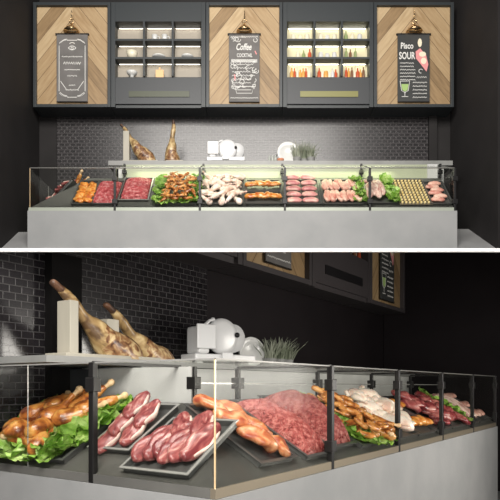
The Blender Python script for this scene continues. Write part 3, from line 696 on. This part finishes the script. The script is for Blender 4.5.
def chicken(bm, s=0):
    loft(bm, [(0, -.085, .0), (0, -.06, .008), (0, -.01, .012), (0, .045, .006), (0, .075, 0)], [(.022, .020), (.046, .040), (.055, .046), (.040, .034), (.014, .012)], 16, nz=.006, nscale=16, seed=s, sub=1)
    for sx in (-1, 1):
        loft(bm, [(sx * .028, -.04, .008), (sx * .052, -.055, .02), (sx * .045, -.095, .03), (sx * .032, -.125, .03)], [(.028, .026), (.028, .025), (.018, .017), (.009, .009)], 12, nz=.004, nscale=25, seed=s, sub=1)
        loft(bm, [(sx * .032, -.122, .03), (sx * .030, -.137, .032)], [.011, .008], 8)
        loft(bm, [(sx * .045, .045, .008), (sx * .07, .02, .01), (sx * .062, -.008, .0), (sx * .075, .0, -.006)], [(.015, .013), (.014, .012), (.010, .009), (.004, .004)], 10, nz=.003, nscale=30, sub=1)
def steak(bm, s=0, L=.17):
    g = random.Random(s); w = [.012, .030, .037, .034, .026, .013]
    pts = [(g.uniform(-.006, .006), -L / 2 + L * i / 5, g.uniform(-.002, .002)) for i in range(6)]
    loft(bm, pts, [(a * g.uniform(.9, 1.12), .013) for a in w], 18, nz=.005, nscale=22, seed=s, sub=2)
def steak_fat(bm, s=0, L=.17):
    loft(bm, [(.032 - abs(i - 2) * .006, -L * .36 + L * .72 * i / 4, .004) for i in range(5)], [(.004, .012)] + [(.0075, .0135)] * 3 + [(.004, .012)], 8, nz=.003, nscale=40, seed=s, sub=1)
def fillet(bm, s=0):
    g = random.Random(s)
    loft(bm, [(0, -.085, 0), (.004, -.06, .006), (.0, -.02, .012), (-.004, .025, .010), (.002, .065, .004), (0, .085, 0)], [(.012, .01), (.040, .024), (.052, .028), (.044, .024), (.028, .016), (.009, .008)], 18, nz=.024, nscale=22, seed=s, sub=1)
def rib(bm, s=0):
    loft(bm, [(0, -.16, 0), (.004, -.11, .006), (0, 0, .01), (-.004, .1, .008), (0, .16, 0)], [(.018, .012), (.036, .024), (.042, .03), (.034, .026), (.014, .012)], 16, nz=.008, nscale=14, seed=s, sub=2)
def slab(bm, s=0): loft(bm, [(-.075, 0, 0), (-.05, 0, .004), (0, .004, .006), (.05, 0, .004), (.075, 0, 0)], [(.016, .010), (.033, .018), (.037, .020), (.033, .018), (.014, .010)], 14, nz=.007, nscale=20, seed=s, sub=1)
def lettuce(bm, s=0, R=.085):
    g = random.Random(s); nr, na = 7, 36; rows = []
    ph = g.uniform(0, 6)
    for i in range(nr + 1):
        r = i / nr; row = []
        for k in range(na):
            a = 2 * PI * k / na; rr = R * r * (1 + .13 * math.sin(3 * a + ph) + .06 * math.sin(7 * a + ph * 2))
            z = .35 * R * r * r + R * .13 * r ** 2 * math.sin(7 * a + ph + r * 2) + R * .07 * r ** 3 * math.sin(15 * a + ph) + .10 * R * noise.noise(Vector((rr * math.cos(a), rr * math.sin(a), s)) * 40)
            row.append(bm.verts.new((rr * math.cos(a), rr * math.sin(a) * 1.1, z)) if i else None)
        rows.append(row)
    c = bm.verts.new((0, 0, 0))
    for k in range(na): bm.faces.new((c, rows[1][k], rows[1][(k + 1) % na]))
    for i in range(1, nr):
        for k in range(na): bm.faces.new((rows[i][k], rows[i + 1][k], rows[i + 1][(k + 1) % na], rows[i][(k + 1) % na]))
    bmesh.ops.solidify(bm, geom=bm.faces[:], thickness=.0015)
def mince_heap(bm, w, l, h, seed, n=900):
    g = random.Random(seed); nx, ny = 20, 24
    def top(u, v): 
        q = max(0, 1 - abs(u) ** 2.6) * max(0, 1 - abs(v) ** 2.6)
        return h * (q ** .55) * (1 + .18 * noise.noise(Vector((u * 2.2, v * 2.2, seed)))) 
    V = [[bm.verts.new((u * w / 2, v * l / 2, max(.001, top(u, v) - .004))) for u in [(-1 + 2 * i / nx) for i in range(nx + 1)]] for v in [(-1 + 2 * j / ny) for j in range(ny + 1)]]
    for j in range(ny):
        for i in range(nx): bm.faces.new((V[j][i], V[j][i + 1], V[j + 1][i + 1], V[j + 1][i]))
    bot = [bm.verts.new((x * w / 2, y * l / 2, 0)) for x, y in ((-1, -1), (1, -1), (1, 1), (-1, 1))]; bm.faces.new(bot)
    for k in range(n):
        u, v = g.uniform(-.96, .96), g.uniform(-.96, .96); a = g.gauss(1.2, .7); L = g.uniform(.022, .045); r = g.uniform(.0028, .0042); pts = []
        for q in range(4):
            a += g.uniform(-.7, .7); u2 = max(-.99, min(.99, u)); v2 = max(-.99, min(.99, v))
            pts.append((u2 * w / 2, v2 * l / 2, top(u2, v2) + r * .3 + g.uniform(-.001, .003)))
            u += math.cos(a) * L / 3 / (w / 2); v += math.sin(a) * L / 3 / (l / 2)
        try: loft(bm, pts, [r] * 4, 5)
        except Exception: pass
PR = {}
def proto(kind, v=0):
    key = (kind, v)
    if key in PR: return PR[key]
    B = {'roasted_drumstick': (lambda b: drum_meat(b, v), ['roast'], ('bone', drum_bone, 'bone')),
         'roasted_wing': (lambda b: wing(b, v), ['wingskin'], None),
         'raw_chicken': (lambda b: chicken(b, v), ['chick'], None),
         'raw_steak': (lambda b: steak(b, v), ['steak'], ('fat_rim', lambda b: steak_fat(b, v), 'fat')),
         'dark_meat_cut': (lambda b: fillet(b, v), ['darkmeat'], None),
         'smoked_fillet': (lambda b: fillet(b, v), ['breast'], None),
         'orange_fillet': (lambda b: fillet(b, v), ['orange'], None),
         'pork_rib': (lambda b: rib(b, v), ['rib'], None),
         'pink_fillet': (lambda b: slab(b, v), ['pinkmeat'], None),
         'rose_slice': (lambda b: slab(b, v), ['rose'], None),
         'orange_piece': (lambda b: slab(b, v), ['orange'], None),
         'chop': (lambda b: steak(b, v, .15), ['pinkmeat'], ('fat_rim', lambda b: steak_fat(b, v, .15), 'fat')),
         'raw_drumstick': (lambda b: drum_meat(b, v), ['chick'], ('bone', drum_bone, 'fat')),
         'lettuce_leaf': (lambda b: lettuce(b, v), ['lettuce'], None)}[kind]
    me = mesh_of(B[0], B[1], kind); ch = (B[2][0], mesh_of(B[2][1], [B[2][2]], B[2][0])) if B[2] else None
    PR[key] = (me, ch); return PR[key]
CATS = {'roasted_drumstick': 'drumstick', 'roasted_wing': 'chicken wing', 'raw_chicken': 'chicken', 'raw_steak': 'steak', 'lettuce_leaf': 'lettuce', 'chop': 'chop', 'raw_drumstick': 'chicken leg', 'pork_rib': 'ribs'}
def food(kind, mw, label, group, v=0, bone=True):
    me, ch = proto(kind, v)
    o = bpy.data.objects.new(kind, me); COL.objects.link(o); o.matrix_world = mw; tag(o, label, CATS.get(kind, 'meat'), group)
    if ch and bone:
        c = bpy.data.objects.new(ch[0], ch[1]); COL.objects.link(c); c.parent = o
    return o

def deckM(MS, side, k, a, v0=.04, z0=.035):
    if side == 'R': return MS @ T((a, v0, z0 + k * v0)) @ RX(math.atan(k))
    return MS @ T((v0, a, z0 + k * v0)) @ RZ(-PI / 2) @ RX(math.atan(k))
def tray(mw, w, l, label, m='tray', h=.03, lipm=None):
    e = empty('tray', mw @ T((0, 0, .0015)), label, 'tray', None)
    t = .005; bm = bmesh.new()
    hexa_in = lambda z, d: [(-w / 2 - d, 0 - d, z), (w / 2 + d, 0 - d, z), (w / 2 + d, l + d, z), (-w / 2 - d, l + d, z)]
    bx(bm, -w / 2, w / 2, 0, l, 0, t)
    for (x0, x1, y0, y1) in ((-w / 2, -w / 2 + t, 0, l), (w / 2 - t, w / 2, 0, l), (-w / 2, w / 2, 0, t), (-w / 2, w / 2, l - t, l)): bx(bm, x0, x1, y0, y1, t, h)
    finish(bm, 'pan', m, e)
    finish(BX((-w / 2 - .012, w / 2 + .012, -.012, 0, h - .004, h), (-w / 2 - .012, w / 2 + .012, l, l + .012, h - .004, h), (-w / 2 - .012, -w / 2, 0, l, h - .004, h), (w / 2, w / 2 + .012, 0, l, h - .004, h)), 'rim', lipm or m, e)
    return mw @ T((0, 0, .0075))
def lay(kind, mt, items, fmt, group, vs=3, bone=True):
    """items: (x, y, z, rz, ry, rx, scale) in tray space; fmt has %s for which one"""
    n = len(items); names = naming(items)
    for i, it in enumerate(items):
        x, y, z, rz, ry, rx, s = it
        food(kind, mt @ T((x, y, z)) @ RZ(rz) @ RY(ry) @ RX(rx) @ SCL(s), fmt % names[i], group, i % vs, bone)
def naming(items):
    """rows by y (front, middle, back), then order from the left"""
    ys = sorted(set(round(i[1], 2) for i in items)); rows = []
    for y in ys:
        if rows and y - rows[-1][-1] < .045: rows[-1].append(y)
        else: rows.append([y])
    rn = {1: [''], 2: ['front row', 'back row'], 3: ['front row', 'middle row', 'back row'], 4: ['front row', 'second row', 'third row', 'back row']}.get(len(rows), ['front row'] + ['%s row' % ORD[i] for i in range(1, len(rows) - 1)] + ['back row'])
    out = [None] * len(items)
    for r, ry in enumerate(rows):
        idx = [i for i, it in enumerate(items) if ry[0] - .005 <= round(it[1], 2) <= ry[-1] + .005]; idx.sort(key=lambda i: (items[i][0], items[i][2]))
        for k, i in enumerate(idx): out[i] = ('%s from left' % ORD[k] if len(idx) > 1 else 'single piece') + (', ' + rn[r] if rn[r] else '')
    return out
def R(a, b): return rnd.uniform(a, b)
rnd = random.Random(11)

def fill_counter(MS, kF, kL, L, where, mm):
    W_ = where + ' case'
    lo = where == 'lower'
    D = lambda a, v0=.035: deckM(MS, 'R', kF, a, v0)
    A = lambda a, v0=.035: deckM(MS, 'L', kL, a, v0)
    # ---- left arm: roasted drumsticks on lettuce, two steak trays
    LA = L if lo else .42
    if lo:
        mt = tray(A(1.16), .58, LA, 'dark tray of roasted drumsticks on lettuce at the left arm of the ' + W_)
        it = []
        for i in range(13):
            t = i / 12; it.append((-.22 + .46 * t, R(.03, .06) if i % 2 else R(.08, .13), .025, R(0, 6), R(-.3, .3), R(-.3, .3), R(.9, 1.15)))
        it += [(.24, .20, .03, 1, 0, .2, 1.1), (.25, .28, .03, 2, 0, .2, 1.1), (.24, .36, .03, 3, 0, .2, 1.1), (.25, .43, .03, 3, 0, .2, 1.), (.17, .08, .03, 3, .2, .2, 1.1), (-.24, .25, .03, 1, 0, 0, 1.1), (-.23, .38, .03, 2, 0, 0, 1.)]
        lay('lettuce_leaf', mt, it, 'lettuce leaf, %s, under the roasted drumsticks, lower case', 'lettuce under the lower roasted drumsticks', 4)
        it = []
        for (x, y, z, rz, sc) in ((-.22, .09, .055, 1.9, 1.5), (-.03, .06, .055, 1.6, 1.45), (.07, .10, .055, .2, 1.35), (-.17, .17, .085, .2, 1.4), (-.07, .15, .095, -.25, 1.5), (.04, .17, .09, -.1, 1.45),
                                  (-.10, .28, .10, -.5, 1.5), (.03, .26, .11, -.35, 1.55), (.13, .28, .08, -.8, 1.5), (-.02, .37, .10, -.4, 1.5), (.10, .40, .085, -.5, 1.5), (-.15, .38, .075, .3, 1.4), (.18, .38, .07, -.7, 1.45)):
            it.append((x, y, z, rz, R(-.3, .3), R(-.15, .3), sc))
        lay('roasted_drumstick', mt, it, 'glossy roasted drumstick, %s, left arm, lower case', 'roasted drumsticks in the lower case', 4)
        for a, v0, w, n, nm in ((.675, .13, .24, 5, 'upper-left'), (.315, .03, .34, 6, 'corner')):
            ll = .36 if n == 5 else .36
            mt = tray(A(a, v0), w, ll, 'steel tray of raw steaks, the %s one beside the glass corner of the lower case' % nm, 'tray', .03, 'steel')
            it = []
            for k in range(n):
                t = (k + .5) / n
                if n == 5: it.append((-.06 + .11 * (k % 2), .07 + .055 * k, .022 + .010 * k, .20, .35, .05, 1.22))
                else: it.append((-.115 + .046 * k, .15 + .018 * (k % 3), .036, -.12 + .05 * (k % 2), .75, .0, 1.38))
            if n == 6: it += [(-.04, .27, .05, .5, .6, 0, 1.2), (.06, .28, .05, .3, .6, 0, 1.2)]
            lay('raw_steak', mt, it, 'raw red steak, %s, ' + nm + ' steak tray, lower case', 'raw steaks in the %s tray of the lower case' % nm, 4)
    else:
        mt = tray(A(.80), .40, .58, 'dark tray of roasted drumsticks on lettuce at the left arm of the ' + W_)
        it = [(-.18 + .045 * i, .06 + (i % 3) * .12, .03, R(0, 6), R(-.3, .3), .2, .95) for i in range(9)]
        lay('lettuce_leaf', mt, it, 'lettuce leaf, %s, behind the left end glass, upper case', 'lettuce at the left end of the upper case', 3)
        it = [(.12, .28, .05, .2, 0, .3, 1.15), (.12, .40, .08, .2, 0, .2, 1.2), (.08, .52, .13, -.6, 0, .2, 1.5), (.15, .54, .12, -.4, 0, .2, 1.5), (.0, .42, .09, 0, 0, 0, 1.4), (.0, .54, .14, .2, 0, 0, 1.5), (.13, .16, .05, .3, 0, 0, 1.1)]
        lay('roasted_drumstick', mt, it, 'roasted drumstick, %s, left arm of the upper case', 'roasted drumsticks in the upper case', 3)
        mt = tray(A(.40, .04), .26, .50, 'tray of raw steaks seen edge-on at the left corner of the upper case', 'tray', .02)
        it = []
        for k in range(14): it.append((.09 - .08 * (k % 2), .04 + .032 * k, .03, R(-.5, .5) + 1.0, R(-.3, .3), R(-.2, .4), 1.05))
        lay('raw_steak', mt, it, 'small raw steak, %s, left corner of upper case', 'raw steaks at the upper left corner', 4)
    # ---- front trays
    if lo:
        mt = tray(D(.50, .05), .28, .46, 'dark steel tray of orange smoked fillets right of the glass corner, lower case')
        it = [(-.03, .40, .04, .5, .2, 0, 1.15), (.04, .34, .045, .2, .3, 0, 1.2), (-.04, .26, .05, .9, .2, .1, 1.25), (.05, .20, .045, .3, .3, 0, 1.2), (-.03, .12, .05, .8, .1, .1, 1.2), (.06, .08, .04, .1, .3, 0, 1.0)]
        lay('smoked_fillet', mt, it, 'plump orange fillet, %s, beside lower glass corner', 'smoked fillets in the lower case', 3)
    else:
        mt = tray(D(.56), .22, L * .86, 'dark tray of orange marinated pieces left of the upper left mince')
        it = [((-.045 if i % 2 else .05), .05 + .07 * (i // 2), .03, R(-.4, .4) + .6, 0, 0, .8) for i in range(12)]
        lay('orange_fillet', mt, it, 'orange marinated piece, %s, left of upper mince', 'orange marinated pieces in the upper case', 3)
    for j, (a, w, hh, dv) in enumerate(((.86, .25, .095, 0), (1.185, .29, .13, .03)) if lo else ((.80, .28, .075, 0), (1.115, .32, .075, .02))):
        nm = 'left' if j == 0 else 'right'
        mt = tray(D(a, .035 + dv + (.04 if (j and not lo) else 0)), w, L * (1 if lo else .84), 'dark steel tray under the %s mound of minced meat in the %s case' % (nm, where), 'tray', .03, 'steel' if not lo and j else None)
        bm = bmesh.new(); mince_heap(bm, w - .02, (L * (1 if lo else .84)) - .02, hh, j + 1, 1500 if lo else 1000)
        tag(finish(bm, 'minced_meat', mm, mw=mt @ T((0, L * (1 if lo else .84) / 2, 0)), smooth=True), '%s mound of coarse red minced meat in the %s case' % (nm, where), 'minced meat')
    # wings on lettuce
    a = 1.60; w = .46
    mt = tray(D(a), w, L * .92, 'tray of roasted wings on lettuce right of the mince in the ' + W_)
    it = []
    for k in range(7):
        yy = .03 + k * L * .92 / 7
        it += [(-w / 2 + .035, yy, .03, R(0, 6), .25, 0, R(.8, .95)), (w / 2 - .035, yy + .01, .03, R(0, 6), -.25, 0, R(.8, .95))]
    it += [(x, .03, .025, R(0, 6), 0, .2, .8) for x in (-.1, 0, .1)]
    lay('lettuce_leaf', mt, it, 'lettuce leaf around the roasted wings, %s, ' + W_, 'lettuce around the roasted wings, %s' % W_, 4)
    it = []
    for r in range(7):
        for c in range(5):
            it.append((-.13 + c * .065 + (.02 if r % 2 else -.01), .05 + r * L * .13, .05 + (.035 if (r + c) % 2 else 0) + .02 * (1 - abs(c - 2) / 2), R(0, 6.2), R(-.3, .3), R(-.3, .3), R(1.05, 1.3)))
    lay('roasted_wing', mt, it, 'roasted orange wing, %s, lettuce tray of ' + W_, 'roasted wings in the ' + W_, 4)
    if lo:
        it = [(.11, .05, .07, 2.5, .2, .2, 1.15), (.16, .09, .09, 3.6, .2, .3, 1.1), (.19, .04, .06, 1.6, .1, .0, 1.1), (.07, .03, .06, .5, 0, 0, 1.0)]
        lay('roasted_drumstick', mt, it, 'drumstick in front of the wings, %s, lower case', 'drumsticks in front of the wings, lower case', 3)
    # raw chickens / legs
    a = 2.10
    mt = tray(D(a), .46, L * .92, 'steel tray of pale raw chicken in the middle of the ' + W_)
    if lo:
        it = [(-.12, .12, .055, 2.9, 0, .2, 1.1), (.02, .08, .055, 3.5, 0, .1, 1.15), (.14, .12, .055, 2.6, 0, .1, 1.1), (-.13, .27, .06, .6, 0, 0, 1.1), (.0, .23, .10, 2.4, 0, .2, 1.1), (.13, .28, .065, 1.2, 0, 0, 1.1),
              (-.10, .40, .075, -.5, 0, 0, 1.1), (.03, .37, .09, .9, 0, .2, 1.1), (.15, .41, .06, 2.2, 0, 0, 1.05)]
        lay('raw_chicken', mt, it, 'whole raw chicken, %s, middle of lower case', 'raw chickens in the lower case', 3)
    else:
        it = []
        for r in range(6):
            for c in range(5): it.append((-.17 + c * .085 + R(-.01, .01), .05 + r * L * .155, .04 + (.03 if (r + c) % 2 else 0), R(0, 6.2), R(-.2, .2), R(-.2, .4), R(.98, 1.2)))
        lay('raw_drumstick', mt, it, 'pale raw chicken leg, %s, middle of upper case', 'raw chicken legs in the upper case', 3)
    # orange pieces in two half trays
    for h in (0, 1):
        a = 2.56; hl = L * .43
        mt = tray(D(a, .035 + h * hl * 1.07 * math.cos(math.atan(kF))), .38, hl, 'dark half tray of orange chicken pieces, %s of two, %s' % ('front' if h == 0 else 'rear', W_))
        it = [(-.13 + .085 * c, hl * .5 + R(-.01, .01), .035, 1.5 + R(-.3, .3), 0, 0, .95) for c in range(4)] 
        it = [(x, y, z, rz, ry, rx, min(s, hl / .19)) for x, y, z, rz, ry, rx, s in it]
        lay('orange_fillet', mt, it, 'glazed orange piece, %s, ' + ('front' if h == 0 else 'rear') + ' half tray, ' + W_, 'orange glazed pieces, %s half tray, %s' % ('front' if h == 0 else 'rear', W_), 3)
    # rose slices (upper) / dark cuts (lower)
    a = 2.99
    mt = tray(D(a), .40, L * .9, 'dark tray of %s meat right of the orange pieces, %s' % ('rosy sliced' if not lo else 'dark red', W_))
    if lo:
        it = [(R(-.14, .14), .05 + .031 * k, .04 + .03 * (k % 2), 1.2 + R(-.9, .3), R(-.2, .2), 0, R(.95, 1.25)) for k in range(13)]
        lay('dark_meat_cut', mt, it, 'dark red raw cut, %s, in the lower case', 'dark red cuts in the lower case', 3)
    else:
        it = [((-.09 if c == 0 else .09), .06 + r * L * .2, .022 + .006 * r, R(-.1, .1), 0, .15, 1.12) for r in range(5) for c in (0, 1)]
        it2 = it
        lay('rose_slice', mt, it2, 'rosy slice of meat, %s, right of upper orange pieces', 'rosy slices in the upper case', 3)
    # chops (upper) / lettuce and ribs (lower)
    a = 3.43
    mt = tray(D(a), .42, L * .9, 'dark tray of %s, %s' % ('pink chops in two rows' if not lo else 'red cuts beside lettuce', W_))
    if lo:
        it = [(R(-.16, .1), .05 + .06 * k, .045, 1.2 + R(-.9, .3), R(-.2, .2), 0, R(1.0, 1.2)) for k in range(7)]
        lay('dark_meat_cut', mt, it, 'red raw cut beside the lettuce, %s, lower case', 'red cuts beside lettuce in the lower case', 3)
        it = [(.14 + R(-.03, .03), .05 + .075 * k, .055, R(0, 6), -.2, 0, 1.0) for k in range(6)]
        lay('lettuce_leaf', mt, it, 'green lettuce leaf beside the pale ribs, %s, lower case', 'lettuce by the ribs of the lower case', 4)
    else:
        it = [(-.16 + .064 * c, .13 + .26 * r, .04, R(-.25, .25), .5, 0, 1.45) for r in (0, 1) for c in range(6)]
        lay('chop', mt, it, 'pink raw chop, %s, right of upper rosy slices', 'pink chops in the upper case', 4)
    a = 3.88
    if lo:
        mt = tray(D(a), .42, L * .9, 'dark tray of long pale ribs near the far end of the lower case')
        it = [(-.13 + .065 * k, .22 + .02 * (k % 2), .045 + .015 * (k % 2), .1 + R(-.1, .1), 0, 0, 1.15) for k in range(5)]
        lay('pork_rib', mt, it, 'long pale rib strip, %s, far end, lower case', 'rib strips in the lower case', 3)
        mt = tray(D(4.36), .40, L * .9, 'last dark tray at the far right end of the lower case')
        it = [(-.12 + .08 * c, .10 + .16 * r, .035, .3 + R(-.3, .3), 0, 0, 1.0) for r in range(3) for c in range(4)]
        lay('pink_fillet', mt, it, 'pink fillet, %s, last tray of the lower case', 'pink fillets in the lower case', 3)
    else:
        a = 3.84
        mt = tray(D(a - .03, .05), .46, L * .85, 'tray of pale sausagey strips between lettuce, right of the chops, upper case')
        it = [(sx * (.17 + R(-.02, .02)), .05 + .09 * k, .035, R(0, 6), -.2 * sx, 0, .92) for sx in (-1, 1) for k in range(6)]
        lay('lettuce_leaf', mt, it, 'lettuce leaf beside pale strips, %s, upper case', 'lettuce beside the pale strips, upper case', 4)
        it = [(-.065 + .043 * c, .20 + .06 * (c % 2), .06, R(-.12, .12), 0, 0, 1.05) for c in range(4)] + [(-.02, .40, .06, 1.45, 0, 0, .7)]
        lay('pork_rib', mt, it, 'pale pink meat strip, %s, between lettuce in the upper case', 'pale strips in the upper case', 3)
        mt = tray(D(4.235), .345, L * .92, 'shallow tray of golden snacks in neat rows, upper case', 'tray', .02, 'rail')
        bm = bmesh.new(); lathe(bm, [(.0001, 0), (.012, 0), (.014, .006), (.014, .02), (.010, .026), (.0001, .026)], 10)
        s0 = finish(bm, 'golden_snack', 'snack', mw=mt, smooth=True); me = s0.data; bpy.data.objects.remove(s0)
        for r in range(10):
            for c in range(8):
                o = bpy.data.objects.new('golden_snack', me); COL.objects.link(o); o.matrix_world = mt @ T((-.145 + c * .0415, .03 + r * (L * .92 - .06) / 9, .0))
                tag(o, 'round golden snack, %s from left, %s row from front, upper case' % (ORD[c], ORD[r]), 'snack', 'golden snacks in rows')
        mt = tray(D(4.475 + .04), .19 + .04, L * .82, 'end tray of pink fillets at the right end of the upper case')
        mt = mt
        it = [((-.03 + .04 * (r % 2)), .06 + r * .075, .03, R(-.15, .15), 0, .1, .98) for r in range(6)]
        lay('pink_fillet', mt, it, 'pale pink fillet, %s, right end of upper case', 'pink fillets in the upper case', 3)

fill_counter(MS2, K2, K2, .50, 'lower', 'mince')
fill_counter(MS1, K1, KL1, .62, 'upper', 'mince_up')

for o in bpy.data.objects:
    if 'label' in o.keys() and len(o['label'].split()) > 16: open('/tmp/long.txt', 'a').write(o['label'] + chr(10))
